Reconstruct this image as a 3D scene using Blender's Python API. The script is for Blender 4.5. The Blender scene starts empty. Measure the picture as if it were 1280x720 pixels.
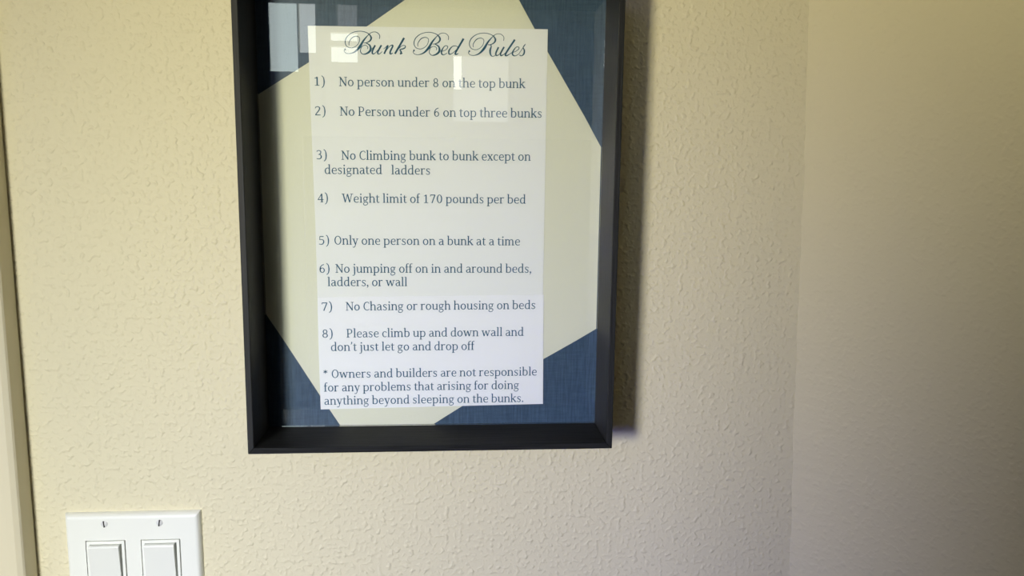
import bpy, bmesh, math, random
from mathutils import Matrix, Vector, Euler
C = bpy.context.scene
R = math.radians
EYE = 1.575                      # height of the lens above the floor
AY = -0.0134                     # depth of the artwork plane (wall face is y = 0)

# ------------------------------------------------------------------ camera
cam = bpy.data.cameras.new('camera'); cam.lens = 28.167; cam.sensor_width = 36; cam.clip_start = .02
co = bpy.data.objects.new('camera', cam); C.collection.objects.link(co)
r_, u_, w_ = Vector((.99693, -.07749, .01121)), Vector((.00019, .14561, .98934)), Vector((.07829, .9863, -.14517))
m = Matrix((r_, u_, -w_)).transposed().to_4x4(); m.translation = (0, AY-.66834, EYE)
co.matrix_world = m; C.camera = co

# ------------------------------------------------------------------ light and exposure
C.view_settings.view_transform = 'Standard'; C.view_settings.look = 'None'
C.view_settings.exposure = 0; C.view_settings.gamma = 1; C.view_settings.use_curve_mapping = False
W = bpy.data.worlds.new('world'); C.world = W; W.use_nodes = True
W.node_tree.nodes['Background'].inputs[0].default_value = (.75, .85, 1, 1)
W.node_tree.nodes['Background'].inputs[1].default_value = .5

def area(name, loc, aim, sx, sy, power, color, spread=180):
    l = bpy.data.lights.new(name, 'AREA'); l.shape = 'RECTANGLE'; l.size = sx; l.size_y = sy
    l.energy = power; l.color = color; l.spread = R(spread)
    o = bpy.data.objects.new(name, l); C.collection.objects.link(o)
    o.location = loc; d = Vector(aim)-Vector(loc)
    o.rotation_euler = d.to_track_quat('-Z', 'Y').to_euler()
    return o
# cool daylight low from the left, past the photographer
area('cool_daylight', (-.488, -1.16, EYE-.02), (-.215, 0, EYE-.50), .15, .16, 2.86, (.985, 1.005, .95), 76)
# warm daylight beside it, reaching the upper part of the wall
area('warm_light', (-.49, -1.16, EYE+.10), (.15, 0, EYE+.45), .12, .15, 1.82, (1, .9, .47), 72)
# bluish fill added to tint the lower right, no such source known
area('blue_fill', (-.66, -1.45, EYE-.08), (.36, -.08, EYE-.48), .20, .20, .84, (.15, .18, 1), 50)
# soft blue fill added under the ceiling to lift the shadows
area('room_fill', (-1.0, -1.9, 2.43), (-.6, -1.2, 0), 1.2, 1.0, 7.0, (.25, .25, 1), 180)

# ------------------------------------------------------------------ helpers
def mat(name, color, rough=.6, spec=.3):
    M = bpy.data.materials.new(name); M.use_nodes = True
    b = M.node_tree.nodes['Principled BSDF']
    b.inputs['Base Color'].default_value = (*color, 1); b.inputs['Roughness'].default_value = rough
    b.inputs['Specular IOR Level'].default_value = spec
    return M
def nd(M, t, **kw):
    n = M.node_tree.nodes.new(t)
    for k, v in kw.items(): setattr(n, k, v)
    return n
def lk(M, a, b): M.node_tree.links.new(a, b)
def coords(M, scale=(1, 1, 1)):
    t = nd(M, 'ShaderNodeTexCoord'); mp = nd(M, 'ShaderNodeMapping'); mp.inputs['Scale'].default_value = scale
    lk(M, t.outputs['Object'], mp.inputs['Vector']); return mp.outputs[0]
def noise(M, vec, scale, detail=2, rough=.5):
    n = nd(M, 'ShaderNodeTexNoise'); n.inputs['Scale'].default_value = scale
    n.inputs['Detail'].default_value = detail; n.inputs['Roughness'].default_value = rough
    lk(M, vec, n.inputs['Vector']); return n.outputs['Fac']
def ramp(M, fac, stops):
    r = nd(M, 'ShaderNodeValToRGB'); e = r.color_ramp.elements
    while len(e) < len(stops): e.new(.5)
    for i, (p, c) in enumerate(stops):
        e[i].position = p; e[i].color = (*c, 1) if len(c) == 3 else c
    lk(M, fac, r.inputs[0]); return r.outputs[0]
def math_(M, op, a, b):
    n = nd(M, 'ShaderNodeMath', operation=op)
    for i, v in enumerate((a, b)):
        if isinstance(v, (int, float)): n.inputs[i].default_value = v
        else: lk(M, v, n.inputs[i])
    return n.outputs[0]
def bump(M, h, dist, strength=1):
    b = nd(M, 'ShaderNodeBump'); b.inputs['Distance'].default_value = dist; b.inputs['Strength'].default_value = strength
    lk(M, h, b.inputs['Height']); lk(M, b.outputs[0], M.node_tree.nodes['Principled BSDF'].inputs['Normal'])
def base(M, sock): lk(M, sock, M.node_tree.nodes['Principled BSDF'].inputs['Base Color'])

def obj(name, bm, M, parent=None, smooth=False, bevel=0, seg=2):
    """bm is in world coordinates; the mesh is stored relative to its thing's origin"""
    root = parent
    while root is not None and root.parent is not None: root = root.parent
    if root is not None: bmesh.ops.translate(bm, verts=bm.verts, vec=-root.location)
    me = bpy.data.meshes.new(name); bm.to_mesh(me); bm.free(); me.materials.append(M)
    if smooth:
        for p in me.polygons: p.use_smooth = True
    o = bpy.data.objects.new(name, me); C.collection.objects.link(o)
    if parent is not None: o.parent = parent
    if bevel:
        b = o.modifiers.new('bevel', 'BEVEL'); b.width = bevel; b.segments = seg; b.limit_method = 'ANGLE'; b.angle_limit = R(35)
    return o
def struct(name, bm, M, **k):
    o = obj(name, bm, M, **k); o['kind'] = 'structure'; return o
def thing(name, label, cat, loc):
    o = bpy.data.objects.new(name, None); C.collection.objects.link(o)
    o.location = loc; o.empty_display_size = .05; o['label'] = label; o['category'] = cat; return o
def box(bm, x0, x1, y0, y1, z0, z1):
    v = [bm.verts.new(p) for p in ((x0,y0,z0),(x1,y0,z0),(x1,y1,z0),(x0,y1,z0),(x0,y0,z1),(x1,y0,z1),(x1,y1,z1),(x0,y1,z1))]
    for f in ((0,3,2,1),(4,5,6,7),(0,1,5,4),(1,2,6,5),(2,3,7,6),(3,0,4,7)): bm.faces.new([v[i] for i in f])
    return v
def prism(bm, pts, y0, y1):
    """flat outline in x,z given a thickness in y (y0 nearer the viewer)"""
    a = [bm.verts.new((x, y0, z)) for x, z in pts]; b = [bm.verts.new((x, y1, z)) for x, z in pts]
    n = len(pts)
    bm.faces.new(a); bm.faces.new(b[::-1])
    for i in range(n): bm.faces.new((a[i], b[i], b[(i+1) % n], a[(i+1) % n]))
    bmesh.ops.recalc_face_normals(bm, faces=bm.faces)
def bmnew(): return bmesh.new()

# ------------------------------------------------------------------ materials
def wall_mat(name, color, dist):
    M = mat(name, color, .62, .25)
    v = coords(M)
    a = nd(M, 'ShaderNodeMapRange', interpolation_type='SMOOTHSTEP'); a.inputs['From Min'].default_value = .46; a.inputs['From Max'].default_value = .76
    lk(M, noise(M, v, 250, 1.2, .4), a.inputs['Value'])
    b = nd(M, 'ShaderNodeMapRange', interpolation_type='SMOOTHSTEP'); b.inputs['From Min'].default_value = .52; b.inputs['From Max'].default_value = .74
    lk(M, noise(M, v, 125, 1, .4), b.inputs['Value'])
    h = math_(M, 'ADD', a.outputs[0], math_(M, 'ADD', math_(M, 'MULTIPLY', b.outputs[0], .7), math_(M, 'MULTIPLY', noise(M, v, 420, 2), .3)))
    bump(M, h, dist, 1)
    return M
M_wall = wall_mat('cream_orange_peel_paint', (.72, .665, .475), .00043)
M_wall2 = wall_mat('cream_paint', (.72, .665, .475), .00022)
M_trim = mat('cream_trim_paint', (.71, .65, .48), .45, .35)
bump(M_trim, noise(M_trim, coords(M_trim), 60, 2), .0004, .5)
M_dark = mat('blocker_dark', (.10, .07, .05), .6, .2)  # for the added blocker, dark to cut bounced light
M_ceil = mat('ceiling_paint', (.72, .68, .58), .8, .1)
M_floor = mat('carpet', (.30, .26, .21), .95, .05)
bump(M_floor, noise(M_floor, coords(M_floor), 500, 2), .003, 1)

M_black = mat('black_stained_wood', (.018, .019, .020), .55, .25)
g = noise(M_black, coords(M_black, (900, 900, 26)), 1, 3, .6)
base(M_black, ramp(M_black, g, [(.3, (.007, .0075, .008)), (.7, (.020, .021, .022))]))
bump(M_black, g, .0003, .7)
M_blackh = mat('black_stained_wood_crosswise', (.018, .019, .020), .6, .10)
g = noise(M_blackh, coords(M_blackh, (26, 900, 900)), 1, 3, .6)
base(M_blackh, ramp(M_blackh, g, [(.3, (.007, .0075, .008)), (.7, (.020, .021, .022))]))
bump(M_blackh, g, .0003, .7)

M_blue = mat('blue_linen_card', (.07, .12, .20), .5, .3)
ga = noise(M_blue, coords(M_blue, (650, 1, 45)), 1, 2, .6); gb = noise(M_blue, coords(M_blue, (60, 1, 500)), 1, 2, .6)
gs = math_(M_blue, 'ADD', math_(M_blue, 'MULTIPLY', ga, .65), math_(M_blue, 'MULTIPLY', gb, .35))
base(M_blue, ramp(M_blue, gs, [(.3, (.022, .049, .090)), (.72, (.060, .110, .176))]))
bump(M_blue, gs, .0003, .6)
M_cream = mat('cream_card', (.68, .67, .50), .8, .15)
gc = noise(M_cream, coords(M_cream, (900, 1, 900)), 1, 2)
base(M_cream, ramp(M_cream, gc, [(.3, (.625, .645, .525)), (.7, (.67, .685, .57))]))

def paper(name, color):
    """printer paper: thin enough for a trace of what lies beneath to show"""
    M = mat(name, color, .7, .2); nt = M.node_tree
    bump(M, noise(M, coords(M), 30, 2), .0012, .5)
    t = nd(M, 'ShaderNodeBsdfTransparent'); mx = nd(M, 'ShaderNodeMixShader'); mx.inputs[0].default_value = .09
    out = nt.nodes['Material Output']
    lk(M, nt.nodes['Principled BSDF'].outputs[0], mx.inputs[1]); lk(M, t.outputs[0], mx.inputs[2]); lk(M, mx.outputs[0], out.inputs[0])
    return M
M_paper = paper('white_printer_paper', (.80, .835, .82))
M_patch = paper('bright_white_printer_paper', (.84, .87, .89))
M_ink = mat('teal_ink', (.026, .100, .178), .7, .2)
M_title = mat('deep_teal_ink', (.010, .082, .145), .7, .2)
M_white = mat('white_plastic', (.85, .86, .80), .28, .5)
M_rock = mat('white_rocker_plastic', (.81, .82, .77), .25, .5)
M_gap = mat('shadowed_switch_body', (.05, .05, .05), .6, .3)  # shade in the gaps round the paddles, put into the colour
M_screw = mat('painted_screw', (.70, .70, .69), .3, .6)
M_slot = mat('screw_slot', (.05, .05, .045), .6, .3)

M_glass = bpy.data.materials.new('picture_glass'); M_glass.use_nodes = True
nt = M_glass.node_tree; nt.nodes.remove(nt.nodes['Principled BSDF'])
tr = nd(M_glass, 'ShaderNodeBsdfTransparent'); gl = nd(M_glass, 'ShaderNodeBsdfGlossy'); gl.inputs['Roughness'].default_value = 0
fr = nd(M_glass, 'ShaderNodeFresnel'); fr.inputs['IOR'].default_value = 1.5
mx = nd(M_glass, 'ShaderNodeMixShader')
lk(M_glass, fr.outputs[0], mx.inputs[0]); lk(M_glass, tr.outputs[0], mx.inputs[1]); lk(M_glass, gl.outputs[0], mx.inputs[2])
lk(M_glass, mx.outputs[0], nt.nodes['Material Output'].inputs[0])

def lit(name, color, strength):
    M = mat(name, (.1, .1, .1), .2, .5); b = M.node_tree.nodes['Principled BSDF']
    b.inputs['Emission Color'].default_value = (*color, 1); b.inputs['Emission Strength'].default_value = strength
    return M

# ------------------------------------------------------------------ the room
RXT, RXB = .3027, .3163           # right-hand corner at EYE+.145 and EYE-.373 (it is not quite plumb)
def corner(z): return RXT + (RXB-RXT)*((EYE+.1449-z)/.5183)
BACK, LEFT, TOP = -2.62, -1.9, 2.46

bm = bmnew(); box(bm, LEFT, .34, 0, .12, 0, TOP); struct('wall_front', bm, M_wall)
bm = bmnew()
xt, xb = corner(TOP), corner(0)
DX, DY = math.cos(R(52))*3.15, -math.sin(R(52))*3.15     # the wall turns towards the viewer by about 50 degrees
NX, NY = math.sin(R(52))*.12, math.cos(R(52))*.12
random.seed(4)
n = 420; prev = None; w1 = w2 = 0
for k in range(n+1):                                     # a slightly wavering hand-finished corner
    z = TOP*k/n; x = xb+(xt-xb)*k/n
    w1 = w1*.6+random.uniform(-.0005, .0005); w2 = w2*.93+random.uniform(-.0003, .0003)
    e = (w1+w2) if 0 < k < n else 0
    v = [bm.verts.new(p) for p in ((x+e, .0005, z), (x+.03, -.03*math.tan(R(52)), z), (x+DX, DY, z), (x+DX+NX, DY+NY, z), (x+NX, NY, z))]
    if prev:
        for q in range(5): bm.faces.new((prev[q], prev[(q+1) % 5], v[(q+1) % 5], v[q]))
    else: bm.faces.new(v)
    prev = v
bm.faces.new(prev[::-1])
bmesh.ops.recalc_face_normals(bm, faces=bm.faces); struct('wall_right', bm, M_wall2)
bm = bmnew(); box(bm, LEFT-.12, LEFT, BACK, .12, 0, TOP); struct('wall_left', bm, M_wall)
bm = bmnew(); box(bm, LEFT-.12, 2.1, BACK-.12, .12, -.1, 0); struct('floor', bm, M_floor)
bm = bmnew(); box(bm, LEFT-.12, 2.1, BACK-.12, .12, TOP, TOP+.1); struct('ceiling', bm, M_ceil)

def wall_with_holes(name, x0, x1, y0, y1, holes):
    xs = sorted({x0, x1, *[h[0] for h in holes], *[h[1] for h in holes]})
    zs = sorted({0, TOP, *[h[2] for h in holes], *[h[3] for h in holes]})
    bm = bmnew()
    for i in range(len(xs)-1):
        for j in range(len(zs)-1):
            cx, cz = (xs[i]+xs[i+1])/2, (zs[j]+zs[j+1])/2
            if not any(h[0] < cx < h[1] and h[2] < cz < h[3] for h in holes):
                box(bm, xs[i], xs[i+1], y0, y1, zs[j], zs[j+1])
    bmesh.ops.remove_doubles(bm, verts=bm.verts, dist=1e-5)
    struct(name, bm, M_wall)
# windows of the far wall, seen only as reflections in the picture glass
M_day = lit('curtained_daylight', (.86, 1, .98), 5.6)
M_sky = lit('bright_daylight', (.92, .99, .98), 4.9)
M_dim = lit('frosted_daylight', (.95, .97, 1), 1.3)
M_slit = lit('open_slit_daylight', (1, 1, .97), 6.0)
E_ = EYE
HOLES = [(-.86, -.505, E_+.36, E_+.80), (-.475, -.345, E_+.40, E_+.80), (.005, .25, E_+.18, E_+.46)]
wall_with_holes('wall_back', LEFT, 2.0, BACK-.12, BACK, HOLES)
# unseen half-height blocker added behind the camera: keeps the low daylight off the near part of the right wall
bm = bmnew(); box(bm, -.274, .90, -1.0, -.9, 0, E_+.06); struct('light_blocker', bm, M_dark, bevel=.004)
def window(name, h, panes, bars):
    root = bpy.data.objects.new(name, None); C.collection.objects.link(root)
    root.location = ((h[0]+h[1])/2, BACK, h[2]); root['kind'] = 'structure'
    bm = bmnew(); t = .012
    for a in ((h[0], h[1], h[2], h[2]+t), (h[0], h[1], h[3]-t, h[3]), (h[0], h[0]+t, h[2]+t, h[3]-t), (h[1]-t, h[1], h[2]+t, h[3]-t)) + tuple(bars):
        box(bm, a[0], a[1], BACK-.05, BACK-.005, a[2], a[3])
    obj('window_frame', bm, M_trim, root)
    for (x0, x1, z0, z1, M) in panes:
        bm = bmnew(); box(bm, x0, x1, BACK-.045, BACK-.04, z0, z1); obj('pane', bm, M, root)
h = HOLES[0]; window('window_1', h, [(h[0], -.587, h[2], h[3], M_day), (-.583, h[1], E_+.445, h[3], M_sky)], [(-.587, -.583, E_+.445, h[3]), (-.587, h[1], h[2], E_+.445)])
h = HOLES[1]; window('window_2', h, [(h[0], h[1], h[2], E_+.54, M_sky), (h[0]+.04, h[1], E_+.54, h[3], M_dim)], [(h[0], h[1], E_+.473, E_+.493), (h[0], h[1], E_+.525, E_+.55), (h[0], h[0]+.04, E_+.55, h[3])])
h = HOLES[2]; window('window_3', h, [(h[0], .018, h[2], h[3], M_dim), (.018, .05, E_+.32, h[3], M_slit), (.018, .05, h[2], E_+.32, M_dim), (.05, h[1], h[2], h[3], M_dim)], [])


# door casing at the left edge of the picture, its square side facing right
prof = [(-.425, 0), (-.425, -.014), (-.419, -.0200), (-.405, -.0230), (-.374, -.0236), (-.3655, -.0234), (-.3605, -.0226), (-.3568, -.0206), (-.3558, -.0190), (-.3556, 0)]
bm = bmnew()
a = [bm.verts.new((x, y, 0)) for x, y in prof]; b = [bm.verts.new((x, y, 2.08)) for x, y in prof]
bm.faces.new(a); bm.faces.new(b[::-1])
for i in range(len(prof)): bm.faces.new((a[i], b[i], b[(i+1) % len(prof)], a[(i+1) % len(prof)]))
bmesh.ops.recalc_face_normals(bm, faces=bm.faces)
struct('trim_1', bm, M_trim, bevel=.0012, seg=2)
bm = bmnew(); box(bm, -.3558, .31, -.012, 0, 0, .09); struct('baseboard_front', bm, M_trim, bevel=.003)
bm = bmnew()
q = [(xb, 0), (xb+DX, DY), (xb+DX-NX*.1, DY-NY*.1), (xb-NX*.1, -NY*.1)]
a = [bm.verts.new((x, y, 0)) for x, y in q]; b = [bm.verts.new((x, y, .09)) for x, y in q]
bm.faces.new(a); bm.faces.new(b[::-1])
for i in range(4): bm.faces.new((a[i], b[i], b[(i+1) % 4], a[(i+1) % 4]))
bmesh.ops.recalc_face_normals(bm, faces=bm.faces); struct('baseboard_right', bm, M_trim, bevel=.003)

# ------------------------------------------------------------------ framed bunk bed rules
X0, X1, Z0, Z1 = -.1517, .1265, EYE-.2167, EYE+.1375   # opening
T = .0048; YF = AY-.0547                              # lip width, front edge
frame = thing('picture_frame', 'deep black wooden box frame holding printed bunk bed rules on blue and cream card', 'picture frame', ((X0+X1)/2, 0, Z0-T))
def rail(pts_outer, pts_inner, M):
    """one mitred side: (x,z) outer pair and inner pair"""
    bm = bmnew()
    sec = []
    for (ox, oz), (ix, iz) in zip(pts_outer, pts_inner):
        sec.append([bm.verts.new(p) for p in ((ox, 0, oz), (ox, YF, oz), (ix, YF, iz), (ix, 0, iz))])
    for k in range(4):
        bm.faces.new((sec[0][k], sec[0][(k+1) % 4], sec[1][(k+1) % 4], sec[1][k]))
    bm.faces.new(sec[0]); bm.faces.new(sec[1][::-1])
    bmesh.ops.recalc_face_normals(bm, faces=bm.faces)
    obj('rail', bm, M, frame, bevel=.0005, seg=2)
xo0, xo1, zo0, zo1 = X0-T, X1+T, Z0-T, Z1+T
rail([(xo0, zo0), (xo1, zo0)], [(X0, Z0), (X1, Z0)], M_blackh)
rail([(xo0, zo1), (xo1, zo1)], [(X0, Z1), (X1, Z1)], M_blackh)
rail([(xo0, zo0), (xo0, zo1)], [(X0, Z0), (X0, Z1)], M_black)
rail([(xo1, zo0), (xo1, zo1)], [(X1, Z0), (X1, Z1)], M_black)
bm = bmnew(); box(bm, X0, X1, AY, AY+.004, Z0, Z1)
backing = obj('backing_card', bm, M_blue, frame); backing['label'] = 'blue linen textured card showing at the four corners'
mm = lambda pts: [(x/1000, EYE+z/1000) for x, z in pts]
OCT = [(-152.1, 57.8), (-111.58, 83.17), (-63.76, 113.03), (-30.24, 133.18), (56.64, 135.51), (68.8, 113.8), (80.33, 94.94), (111.6, 44.46), (125.84, 19.93), (125.92, -133.75), (108.54, -144.17), (81.43, -159.67), (10.44, -201.41), (-13.3, -216.69), (-92.59, -216.86), (-109.02, -189.96), (-137.25, -142.83), (-151.42, -120.2)]
OCT = [(max(X0*1000+.2, min(X1*1000-.2, x)), max(-216.5, z)) for x, z in OCT]
OCT[3:5] = [(-29.0, 137.2), (55.0, 137.2)]
bm = bmnew(); prism(bm, mm(OCT), AY-.0004, AY)
mat_ = obj('mat_card', bm, M_cream, frame); mat_['label'] = 'cream card cut to a tilted shape over the blue card'
SHEET = [(-111.44, 111.44), (79.71, 113.32), (79.62, 43.92), (79.48, -48.11), (79.41, -103.76), (80.89, -199.67), (-108.53, -202.25), (-109.2, -142.92), (-108.96, -104.95), (-109.19, -49.16), (-110.64, 40.84)]
PATCH = [(-108.9, -105.95), (80.02, -104.02), (81.02, -199.64), (-108.51, -202.22)]
bm = bmnew(); prism(bm, mm(SHEET), AY-.0007, AY-.0004)
sheet = obj('rules_sheet', bm, M_paper, frame); sheet['label'] = 'white sheet printed with a script title and six rules'
bm = bmnew(); prism(bm, mm(PATCH), AY-.0010, AY-.0007)
patch = obj('rules_sheet', bm, M_patch, frame); patch['label'] = 'brighter white strip with rules seven and eight and the note'
bm = bmnew(); box(bm, X0+.0002, X1-.0002, AY-.0035, AY-.0016, Z0+.0002, Z1-.0002)
glass = obj('glass', bm, M_glass, frame); glass['label'] = 'clear glass pane with faint window reflections'

# ------------------------------------------------------------------ lettering
def catmull(P, W, n=6):
    out, ow = [], []
    Q = [P[0]] + list(P) + [P[-1]]
    for i in range(len(P)-1):
        p0, p1, p2, p3 = Q[i], Q[i+1], Q[i+2], Q[i+3]
        for k in range(n):
            t = k/n
            out.append(tuple(.5*(2*p1[j] + (p2[j]-p0[j])*t + (2*p0[j]-5*p1[j]+4*p2[j]-p3[j])*t*t + (3*p1[j]-p0[j]-3*p2[j]+p3[j])*t**3) for j in (0, 1)))
            ow.append(W[i] + (W[i+1]-W[i])*t)
    out.append(P[-1]); ow.append(W[-1]); return out, ow
def ribbon(P, W, close=False):
    """left and right edge of a pen stroke -> list of quads"""
    n = len(P); L, Rr = [], []
    for i in range(n):
        a = P[(i-1) % n] if close else P[max(i-1, 0)]; b = P[(i+1) % n] if close else P[min(i+1, n-1)]
        dx, dy = b[0]-a[0], b[1]-a[1]; l = math.hypot(dx, dy) or 1
        nx, ny = -dy/l*W[i]/2, dx/l*W[i]/2
        L.append((P[i][0]+nx, P[i][1]+ny)); Rr.append((P[i][0]-nx, P[i][1]-ny))
    return [(L[i], L[(i+1) % n], Rr[(i+1) % n], Rr[i]) for i in range(n if close else n-1)]
S, TH = .094, .050
def cu(P, W): return ribbon(*catmull(P, W))
def ln(a, b, w): return ribbon([a, b], [w, w])
def V(x, y0, y1, w=S): return [((x-w/2, y0), (x+w/2, y0), (x+w/2, y1), (x-w/2, y1))]
def H(x0, x1, y, t=.044): return [((x0, y), (x1, y), (x1, y+t), (x0, y+t))]
def el(cx, cy, rx, ry, S=S, T=TH):
    n = 22; P = [(cx+rx*math.cos(2*math.pi*k/n), cy+ry*math.sin(2*math.pi*k/n)) for k in range(n)]
    return ribbon(P, [T+(S-T)*abs(math.cos(2*math.pi*k/n))**1.4 for k in range(n)], True)
def dot(x, y, r=.056): return ribbon([(x-r, y), (x-r*.5, y), (x+r*.5, y), (x+r, y)], [r*1.0, r*2, r*2, r*1.0])
XH = .467; A_ = .72
arch = lambda x: cu([(x, .33), (x+.08, .42), (x+.175, .442), (x+.275, .41), (x+.315, .30)], [TH, TH, .06, .075, S]) + V(x+.315, 0, .305)
bowlR = lambda dx: cu([(.115+dx, .36), (.20+dx, .43), (.29+dx, .443), (.41+dx, .39), (.455+dx, .235), (.41+dx, .075), (.28+dx, .02), (.18+dx, .03), (.115+dx, .06)], [TH, TH, .05, .075, S, .075, TH, TH, TH])
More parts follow.
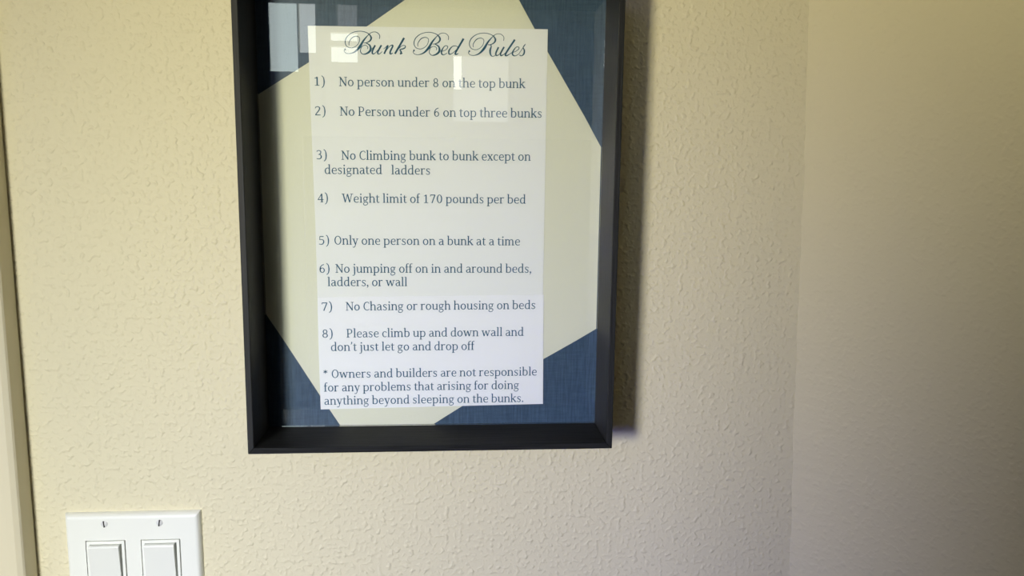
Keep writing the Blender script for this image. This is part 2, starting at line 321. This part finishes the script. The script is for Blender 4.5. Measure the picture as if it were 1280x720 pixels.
GL = {
 'a': (488, cu([(.09, .375), (.13, .43), (.22, .443), (.32, .42), (.36, .33)], [.07, TH, TH, .06, S]) + cu([(.36, .34), (.36, .1), (.385, .03), (.46, .03)], [S, S, .06, TH]) + cu([(.36, .275), (.22, .26), (.11, .20), (.09, .125), (.125, .035), (.2, .02), (.29, .05), (.36, .12)], [TH, TH, .07, S, .06, TH, TH, TH])),
 'b': (547, V(.115, .01, A_) + H(.02, .115, A_-.044) + bowlR(0)),
 'c': (441, cu([(.375, .345), (.355, .42), (.27, .443), (.14, .39), (.085, .23), (.14, .075), (.26, .022), (.34, .035), (.395, .08)], [.08, .05, TH, .07, S, .075, .05, TH, TH])),
 'd': (555, V(.42, .0, A_) + H(.325, .42, A_-.044) + H(.42, .53, 0) + cu([(.42, .40), (.34, .435), (.26, .443), (.135, .38), (.09, .22), (.135, .07), (.23, .022), (.32, .04), (.42, .12)], [TH, TH, .05, .07, S, .075, .05, TH, TH])),
 'e': (488, H(.10, .42, .225) + cu([(.412, .235), (.405, .35), (.34, .43), (.255, .443), (.135, .385), (.09, .235), (.14, .075), (.27, .022), (.36, .03), (.43, .075)], [.06, .075, .05, TH, .07, S, .075, .05, TH, TH])),
 'f': (303, V(.125, 0, .59) + cu([(.125, .58), (.15, .66), (.21, .695), (.31, .685)], [S, .065, TH, .06]) + H(.02, .27, .423) + H(.02, .245, 0)),
 'g': (494, el(.225, .305, .14, .135, .075) + H(.30, .475, .40, .05) + cu([(.14, .20), (.095, .13), (.14, .075), (.3, .055), (.4, -.01), (.39, -.10), (.3, -.17), (.18, -.185), (.08, -.14), (.07, -.06), (.15, .03)], [TH, .05, .06, .075, .07, .05, TH, TH, .06, .05, TH])),
 'h': (552, V(.115, 0, A_) + H(.02, .115, A_-.044) + H(.02, .21, 0) + arch(.115) + H(.345, .535, 0)),
 'i': (278, V(.14, 0, XH) + H(.035, .14, XH-.044) + H(.035, .25, 0) + dot(.135, .63)),
 'j': (266, V(.15, -.06, XH) + H(.045, .15, XH-.044) + cu([(.15, -.05), (.13, -.15), (.07, -.195), (-.02, -.195)], [S, .065, TH, .055]) + dot(.145, .63)),
 'k': (524, V(.115, 0, A_) + H(.02, .115, A_-.044) + H(.02, .21, 0) + ln((.13, .22), (.40, .445), .052) + H(.30, .49, .423) + ln((.215, .29), (.455, .02), S) + H(.36, .535, 0)),
 'l': (271, V(.135, 0, A_) + H(.035, .135, A_-.044) + H(.035, .24, 0)),
 'm': (832, V(.115, 0, XH) + H(.02, .115, XH-.044) + H(.02, .21, 0) + cu([(.115, .33), (.19, .42), (.265, .442), (.36, .41), (.4, .30)], [TH, TH, .06, .075, S]) + V(.4, 0, .305) + H(.31, .49, 0) + cu([(.4, .33), (.48, .42), (.55, .442), (.65, .41), (.69, .30)], [TH, TH, .06, .075, S]) + V(.69, 0, .305) + H(.60, .81, 0)),
 'n': (558, V(.12, 0, XH) + H(.02, .12, XH-.044) + H(.02, .215, 0) + arch(.12) + H(.35, .54, 0)),
 'o': (531, el(.265, .232, .18, .21)),
 'p': (556, V(.12, -.215, XH) + H(.02, .12, XH-.044) + H(.02, .235, -.215) + bowlR(.01)),
 'r': (414, V(.12, 0, XH) + H(.02, .12, XH-.044) + H(.02, .235, 0) + cu([(.12, .32), (.18, .41), (.26, .442), (.385, .43)], [TH, TH, .055, .085])),
 's': (430, cu([(.35, .36), (.325, .425), (.23, .443), (.125, .42), (.10, .345), (.16, .275), (.28, .21), (.335, .13), (.295, .045), (.19, .022), (.10, .04), (.07, .11)], [.055, TH, TH, .06, .07, .08, .08, .07, .06, TH, TH, .055])),
 't': (338, cu([(.14, .58), (.14, .3), (.14, .12), (.17, .035), (.24, .022), (.315, .05)], [.06, S, S, .07, .05, TH]) + H(.02, .30, .423)),
 'u': (552, cu([(.12, XH), (.12, .3), (.12, .15), (.15, .055), (.23, .028), (.32, .05), (.43, .13)], [S, S, S, .075, .055, TH, TH]) + V(.43, 0, XH) + H(.02, .12, XH-.044) + H(.335, .43, XH-.044) + H(.43, .535, 0)),
 'w': (774, ln((.1, .45), (.24, .015), S) + ln((.24, .015), (.38, .45), .052) + ln((.38, .45), (.53, .015), S) + ln((.53, .015), (.67, .45), .052) + H(.0, .20, .423) + H(.57, .77, .423)),
 'x': (483, ln((.09, .45), (.40, .02), S) + ln((.385, .45), (.09, .02), .052) + H(.01, .19, .423) + H(.3, .47, .423) + H(.01, .17, 0) + H(.3, .48, 0)),
 'y': (504, ln((.1, .45), (.265, .03), S) + ln((.42, .45), (.21, -.15), .052) + cu([(.22, -.13), (.16, -.19), (.04, -.185)], [.052, .05, .06]) + H(.0, .2, .423) + H(.32, .505, .423)),
 'N': (681, V(.135, 0, .667, .056) + ln((.13, .64), (.56, .03), .095) + V(.56, 0, .667, .056) + H(.02, .15, .623) + H(.03, .24, 0) + H(.45, .665, .623)),
 'P': (568, V(.145, 0, .667) + H(.04, .27, 0) + H(.04, .145, .623) + cu([(.145, .645), (.30, .643), (.42, .60), (.462, .48), (.42, .36), (.29, .30), (.145, .30)], [TH, TH, .065, S, .065, TH, TH])),
 'C': (563, cu([(.5, .51), (.475, .61), (.36, .645), (.18, .575), (.095, .33), (.17, .1), (.34, .022), (.45, .045), (.52, .11)], [.06, .05, TH, .075, .09, .075, TH, TH, TH])),
 'W': (921, ln((.12, .65), (.29, .02), S) + ln((.29, .02), (.46, .65), .052) + ln((.46, .65), (.64, .02), S) + ln((.64, .02), (.81, .65), .052) + H(.0, .23, .623) + H(.7, .92, .623)),
 'O': (653, el(.327, .333, .235, .312, .09)),
 '0': (554, el(.277, .323, .175, .303)),
 '1': (554, V(.29, 0, .63) + cu([(.30, .62), (.2, .555), (.11, .53)], [.06, TH, TH]) + H(.13, .45, 0)),
 '2': (554, cu([(.10, .51), (.14, .6), (.25, .635), (.39, .58), (.40, .46), (.3, .29), (.10, .05)], [.07, .05, TH, .075, S, .07, .05]) + H(.08, .47, 0, .06)),
 '3': (554, cu([(.1, .555), (.17, .625), (.27, .638), (.385, .58), (.38, .43), (.26, .345)], [.06, TH, TH, .07, .07, TH]) + cu([(.2, .345), (.34, .33), (.425, .2), (.37, .06), (.22, .02), (.08, .05)], [TH, .05, S, .075, TH, .06])),
 '4': (554, V(.36, 0, .64) + ln((.36, .63), (.06, .2), .052) + H(.04, .5, .17, .055) + H(.25, .46, 0)),
 '5': (554, H(.13, .43, .585, .06) + ln((.14, .62), (.13, .36), .05) + cu([(.13, .36), (.25, .39), (.4, .33), (.425, .2), (.36, .06), (.2, .02), (.08, .05)], [TH, .05, .075, S, .075, TH, .06])),
 '6': (554, el(.285, .195, .155, .172, .08) + cu([(.43, .635), (.27, .575), (.15, .42), (.125, .2)], [TH, .055, .075, S])),
 '7': (554, H(.08, .48, .58, .065) + ln((.455, .6), (.21, 0), .078) + ln((.1, .62), (.09, .5), .05)),
 '8': (554, el(.277, .475, .135, .15, .075) + el(.277, .17, .165, .148, .08)),
 ')': (383, cu([(.06, .725), (.19, .59), (.24, .29), (.19, -.01), (.06, -.145)], [TH, .065, S, .065, TH])),
 ',': (205, dot(.1, .05) + cu([(.13, .05), (.125, -.04), (.05, -.13)], [.06, .05, .035])),
 '.': (205, dot(.1, .055)),
 "'": (209, cu([(.11, .71), (.11, .62), (.06, .5)], [.1, .07, .035])),
 '*': (383, ln((.19, .66), (.19, .36), .05) + ln((.06, .585), (.32, .435), .05) + ln((.06, .435), (.32, .585), .05)),
 ' ': (220, []),
}
def face(bm, quads, f, y):
    for q in quads:
        pts = [f(*p) for p in q]
        try: bm.faces.new([bm.verts.new((x, y, z)) for x, z in pts])
        except ValueError: pass
def flip(bm):
    bmesh.ops.recalc_face_normals(bm, faces=bm.faces)
    for f in bm.faces:
        if f.normal.y > 0: f.normal_flip()
EM = 10.85                                            # type size in mm
def text_line(s, p0, p1, y, parent):
    x = 0; quads = []; last = 0
    for ch in s:
        w, q = GL[ch]
        quads += [[(a+x, b) for a, b in quad] for quad in q]
        x += w/1000
    xs = [a for q in quads for a, b in q]; lo, hi = min(xs), max(xs)
    k = (p1[0]-p0[0])/(hi-lo)
    def f(a, b):
        t = (a-lo)/(hi-lo)
        return ((p0[0]+k*(a-lo))/1000, EYE+(p0[1]+(p1[1]-p0[1])*t+b*EM)/1000)
    bm = bmnew(); face(bm, quads, f, y); flip(bm)
    return obj('text_line', bm, M_ink, parent), k
LINES = [
    ('1)', (-107.15, 65.31), (-99.03, 65.34)),
    ('No person under 8 on the top bunk', (-87.92, 65.3), (62.18, 66.51)),
    ('2)', (-107.33, 42.07), (-98.98, 42.08)),
    ('No Person under 6 on top three bunks', (-87.68, 42.07), (75.77, 43.06)),
    ('3)', (-106.96, 7.29), (-98.73, 7.26)),
    ('No Climbing bunk to bunk except on', (-87.22, 7.08), (67.3, 8.05)),
    ('designated', (-100.72, -4.57), (-54.55, -4.14)),
    ('ladders', (-46.91, -4.31), (-15.53, -4.23)),
    ('4)', (-106.89, -27.46), (-98.59, -27.45)),
    ('Weight limit of 170 pounds per bed', (-87.5, -27.56), (63.67, -27.26)),
    ('5)', (-106.61, -62.15), (-98.44, -62.12)),
    ('Only one person on a bunk at a time', (-94.09, -62.1), (59.16, -62.15)),
    ('6)', (-106.76, -85.5), (-98.55, -85.49)),
    ('No jumping off on in and around beds,', (-93.79, -85.48), (69.01, -85.27)),
    ('ladders, or wall', (-100.29, -96.65), (-34.95, -96.66)),
    ('7)', (-105.6, -117.38), (-97.13, -117.33)),
    ('No Chasing or rough housing on beds', (-85.95, -117.23), (72.95, -116.23)),
    ('8)', (-105.6, -140.27), (-97.09, -140.18)),
    ('Please climb up and down wall and', (-85.58, -140.17), (63.36, -139.48)),
    ("don't just let go and drop off", (-98.78, -151.68), (21.61, -151.49)),
    ('*', (-105.59, -175.01), (-102.01, -174.98)),
    ('Owners and builders are not responsible', (-98.61, -174.94), (75.03, -174.28)),
    ('for any problems that arising for doing', (-105.26, -186.69), (59.97, -186.03)),
    ('anything beyond sleeping on the bunks.', (-105.25, -198.21), (63.79, -197.67)),
]
for s, p0, p1 in LINES:
    low = p0[1] < -110
    o, k = text_line(s, p0, p1, AY-(.00108 if low else .00078), patch if low else sheet)
TITLE = [
    ([(-79.4,97.08),(-79.23,99.79),(-76.64,103.2),(-73.09,104.26),(-70.93,102.58),(-72.3,98.22),(-76.48,95.35),(-80.72,96.0),(-82.42,99.43),(-80.75,103.79),(-75.98,107.19),(-69.78,108.2),(-64.49,106.77),(-61.88,103.66),(-62.8,101.04),(-65.49,99.53),(-67.86,99.19)], [0.4,0.61,0.74,0.54,0.47,0.47,0.47,0.54,0.74,0.74,0.54,0.54,0.61,1.48,1.15,0.61,0.4]),
    ([(-55.38,102.66),(-55.23,105.55),(-57.68,107.68),(-61.23,107.54),(-64.52,105.04),(-68.01,100.92),(-71.04,96.11),(-74.76,92.38),(-78.63,90.84),(-81.75,91.06),(-83.26,92.59),(-82.64,93.82)], [0.54,0.54,0.47,0.47,0.67,1.48,2.02,1.21,0.54,0.47,0.47,0.81]),
    ([(-83.11,93.93),(-82.52,93.94),(-81.93,93.95)], [0.94,1.75,0.94]),
    ([(-66.37,99.4),(-63.15,97.56),(-62.43,94.1),(-64.72,91.56),(-68.29,90.49),(-70.44,92.47),(-69.5,96.14),(-66.7,97.48),(-64.65,96.25),(-64.91,94.62)], [0.47,1.21,1.82,1.48,0.67,0.67,0.54,0.47,0.54,0.4]),
    ([(-24.89,97.44),(-24.76,100.18),(-22.17,103.61),(-18.59,104.68),(-16.38,102.99),(-17.71,98.6),(-21.92,95.71),(-26.22,96.37),(-27.98,99.81),(-26.35,104.21),(-21.56,107.62),(-15.28,108.64),(-9.91,107.2),(-7.22,104.07),(-8.13,101.43),(-10.83,99.92),(-13.22,99.57)], [0.4,0.61,0.74,0.54,0.47,0.47,0.47,0.54,0.74,0.74,0.54,0.54,0.61,1.48,1.15,0.61,0.4]),
    ([(-0.63,103.06),(-0.51,105.97),(-3.02,108.12),(-6.62,107.98),(-9.91,105.46),(-13.4,101.31),(-16.41,96.47),(-20.14,92.71),(-24.03,91.17),(-27.2,91.39),(-28.75,92.93),(-28.14,94.17)], [0.54,0.54,0.47,0.47,0.67,1.48,2.02,1.21,0.54,0.47,0.47,0.81]),
    ([(-28.62,94.27),(-28.02,94.29),(-27.42,94.3)], [0.94,1.75,0.94]),
    ([(-11.72,99.78),(-8.43,97.93),(-7.66,94.45),(-9.95,91.89),(-13.55,90.82),(-15.76,92.81),(-14.85,96.51),(-12.03,97.85),(-9.93,96.62),(-10.18,94.98)], [0.47,1.21,1.82,1.48,0.67,0.67,0.54,0.47,0.54,0.4]),
    ([(19.45,97.86),(19.56,100.61),(22.14,104.06),(25.76,105.14),(28.0,103.44),(26.7,99.02),(22.48,96.12),(18.13,96.78),(16.3,100.25),(17.92,104.66),(22.72,108.1),(29.05,109.12),(34.5,107.68),(37.25,104.53),(36.36,101.88),(33.65,100.35),(31.23,100.0)], [0.4,0.61,0.74,0.54,0.47,0.47,0.47,0.54,0.74,0.74,0.54,0.54,0.61,1.48,1.15,0.61,0.4]),
    ([(43.92,103.51),(44.02,106.44),(41.45,108.6),(37.82,108.46),(34.51,105.93),(31.03,101.75),(28.04,96.89),(24.31,93.11),(20.38,91.56),(17.18,91.78),(15.6,93.33),(16.2,94.57)], [0.54,0.54,0.47,0.47,0.67,1.48,2.02,1.21,0.54,0.47,0.47,0.81]),
    ([(15.72,94.68),(16.32,94.69),(16.93,94.7)], [0.94,1.75,0.94]),
    ([(-58.82,97.66),(-61.02,93.09),(-60.81,91.06),(-58.79,91.69),(-55.05,96.01)], [1.28,1.35,1.15,0.54,0.47]),
    ([(-53.84,97.77),(-56.7,92.78),(-56.54,91.04),(-54.93,91.36),(-53.31,92.85)], [1.35,1.35,1.08,0.54,0.4]),
    ([(-61.41,94.7),(-58.82,97.66)], [0.4,0.54]),
    ([(-48.62,97.89),(-51.79,91.14)], [1.35,1.35]),
    ([(-50.76,92.91),(-47.74,96.64),(-45.65,97.96),(-44.88,97.28),(-46.89,93.0),(-46.79,91.25),(-44.82,91.88)], [0.4,0.47,0.81,1.28,1.35,1.08,0.47]),
    ([(-52.22,94.91),(-48.62,97.89)], [0.4,0.61]),
    ([(-35.78,103.87),(-43.22,91.33)], [1.62,1.48]),
    ([(-41.22,94.28),(-37.92,97.44),(-35.65,98.01),(-34.82,97.16),(-35.85,95.74),(-39.14,94.62),(-38.2,92.9),(-38.81,91.37),(-37.07,92.05)], [0.47,0.47,0.54,0.81,1.08,0.81,1.35,1.08,0.47]),
    ([(-5.56,94.09),(-2.43,95.44),(-1.05,97.52),(-1.95,98.6),(-3.93,97.86),(-5.92,94.49),(-5.86,92.15),(-4.24,91.43),(-1.53,92.83)], [0.47,0.47,0.67,0.61,0.67,1.35,1.21,0.67,0.47]),
    ([(7.31,97.41),(5.69,98.54),(2.68,98.07),(-0.03,94.8),(0.15,92.11),(2.38,92.63),(5.99,95.63)], [0.47,0.54,0.67,1.35,1.08,0.54,0.47]),
    ([(11.69,104.4),(5.51,93.87),(5.51,91.99),(7.5,92.74)], [1.62,1.42,1.08,0.47]),
    ([(31.41,100.18),(33.96,99.48),(33.08,95.65),(33.52,92.43),(35.23,91.0),(37.65,92.23)], [0.47,0.81,1.62,1.21,0.54,0.47]),
    ([(39.85,98.44),(37.76,93.7),(38.26,91.89),(40.38,92.76),(43.2,96.46)], [1.28,1.35,1.08,0.54,0.47]),
    ([(44.4,98.72),(41.71,93.79),(42.03,91.85),(44.33,92.96),(45.54,94.17)], [1.35,1.35,1.08,0.54,0.4]),
    ([(53.02,104.6),(45.96,93.88),(46.17,91.83),(48.71,93.06),(51.01,94.58)], [1.55,1.42,1.08,0.54,0.4]),
    ([(51.01,94.4),(54.04,95.53),(56.45,97.64),(55.83,98.98),(53.7,98.34),(51.43,94.88),(51.46,92.65),(53.48,91.87),(56.2,93.22)], [0.47,0.47,0.67,0.61,0.67,1.35,1.21,0.67,0.47]),
    ([(56.2,93.22),(61.59,101.11),(59.85,98.72),(60.86,96.27),(60.47,93.61),(58.66,91.98),(57.0,92.65)], [0.4,0.47,0.67,1.28,1.21,0.61,0.94]),
]
bm = bmnew()
for P, Wd in TITLE:
    P2, W2 = catmull(P, [max(w, .5)*.95 for w in Wd], 7)
    face(bm, ribbon(P2, W2), lambda a, b: (a/1000, EYE+b/1000), AY-.00078)
flip(bm)
obj('title_lettering', bm, M_title, sheet)

# ------------------------------------------------------------------ two-gang light switch
CX, CZ = -.2720, EYE-.3524
sw = thing('light_switch', 'white double rocker light switch plate on cream wall below the black frame', 'light switch', (CX, 0, CZ-.0572))
def rect_ring(bm, loops):
    """stack of rectangular loops (x0,x1,z0,z1,y) skinned together"""
    prev = None
    for x0, x1, z0, z1, y in loops:
        v = [bm.verts.new(p) for p in ((x0, y, z0), (x1, y, z0), (x1, y, z1), (x0, y, z1))]
        if prev:
            for i in range(4): bm.faces.new((prev[i], prev[(i+1) % 4], v[(i+1) % 4], v[i]))
        prev = v
    return prev
hw, hh = .0568, .0572
bm = bmnew()
cells_x = [-hw+.0045, -.0230-.01665, -.0230+.01665, .0230-.01665, .0230+.01665, hw-.0045]
oz = .03335
# face with two openings
yF = -.0062
def cell(x0, x1, z0, z1):
    bm.faces.new([bm.verts.new((CX+x, yF, CZ+z)) for x, z in ((x0, z0), (x1, z0), (x1, z1), (x0, z1))])
zs = [-hh+.0045, -oz, oz, hh-.0045]
for i in range(5):
    for j in range(3):
        if j == 1 and i in (1, 3): continue
        cell(cells_x[i], cells_x[i+1], zs[j], zs[j+1])
for cx in (-.0230, .0230):                            # walls of the openings
    rect_ring(bm, [(CX+cx-.01665, CX+cx+.01665, CZ-oz, CZ+oz, yF), (CX+cx-.01665, CX+cx+.01665, CZ-oz, CZ+oz, -.0022)])
rect_ring(bm, [(CX-hw+e, CX+hw-e, CZ-hh+e, CZ+hh-e, y) for e, y in ((.0045, yF), (.0034, -.0060), (.0024, -.0055), (.0016, -.0046), (.0009, -.0034), (.0004, -.0018), (.0002, 0))])
bmesh.ops.remove_doubles(bm, verts=bm.verts, dist=1e-6); bmesh.ops.recalc_face_normals(bm, faces=bm.faces)
obj('wall_plate', bm, M_white, sw)
for cx in (-.0230, .0230):
    c = CX+cx
    bm = bmnew()                                      # strap frame around the paddle, a hairline inside the opening
    o1, o2 = .01575, .01340
    for (x0, x1, z0, z1) in ((-o1, o1, .0302, .0328), (-o1, o1, -.0328, -.0302), (-o1, -o2, -.0302, .0302), (o2, o1, -.0302, .0302)):
        box(bm, c+x0, c+x1, -.0066, -.0012, CZ+z0, CZ+z1)
    bmesh.ops.remove_doubles(bm, verts=bm.verts, dist=1e-6)
    rf = obj('rocker_frame', bm, M_white, sw)
    bm = bmnew(); box(bm, c-.0166, c+.0166, -.0012, -.0004, CZ-.0333, CZ+.0333)
    obj('switch_body', bm, M_gap, sw)
    # paddle pressed in at the bottom: its upper edge stands proud
    bm = bmnew()
    pr = [(-.0012, .0298), (-.0094, .0296), (-.0102, .0284), (-.0078, 0), (-.0058, -.0284), (-.0052, -.0294), (-.0012, -.0294)]
    a = [bm.verts.new((c-.01335, y, CZ+z)) for y, z in pr]; b = [bm.verts.new((c+.0121, y, CZ+z)) for y, z in pr]
    bm.faces.new(a); bm.faces.new(b[::-1])
    for i in range(len(pr)): bm.faces.new((a[i], b[i], b[(i+1) % len(pr)], a[(i+1) % len(pr)]))
    bmesh.ops.recalc_face_normals(bm, faces=bm.faces)
    obj('rocker', bm, M_rock, sw, bevel=.0004)
def screw(x, z, ang):
    bm = bmnew()
    bmesh.ops.create_uvsphere(bm, u_segments=28, v_segments=16, radius=.0029)
    bmesh.ops.delete(bm, geom=[v for v in bm.verts if v.co.z < -1e-6], context='VERTS')
    bmesh.ops.scale(bm, verts=bm.verts, vec=(1, 1, .38))
    bmesh.ops.rotate(bm, verts=bm.verts, cent=(0, 0, 0), matrix=Matrix.Rotation(R(90), 3, 'X'))
    bmesh.ops.translate(bm, verts=bm.verts, vec=(x, yF+.0001, z))
    s = obj('screw', bm, M_screw, sw, smooth=True); s['label'] = 'slotted screw head on the plate'
    bm = bmnew(); box(bm, -.0005, .0005, -.00125, -.0002, -.0027, .0027)
    bmesh.ops.rotate(bm, verts=bm.verts, cent=(0, 0, 0), matrix=Matrix.Rotation(R(ang), 3, 'Y'))
    bmesh.ops.translate(bm, verts=bm.verts, vec=(x, yF, z)); obj('slot', bm, M_slot, s)
for x, a, b in ((-.02295, -6, 40), (.02295, 9, 20)):
    screw(CX+x, CZ+.0484, a); screw(CX+x, CZ-.0484, b)
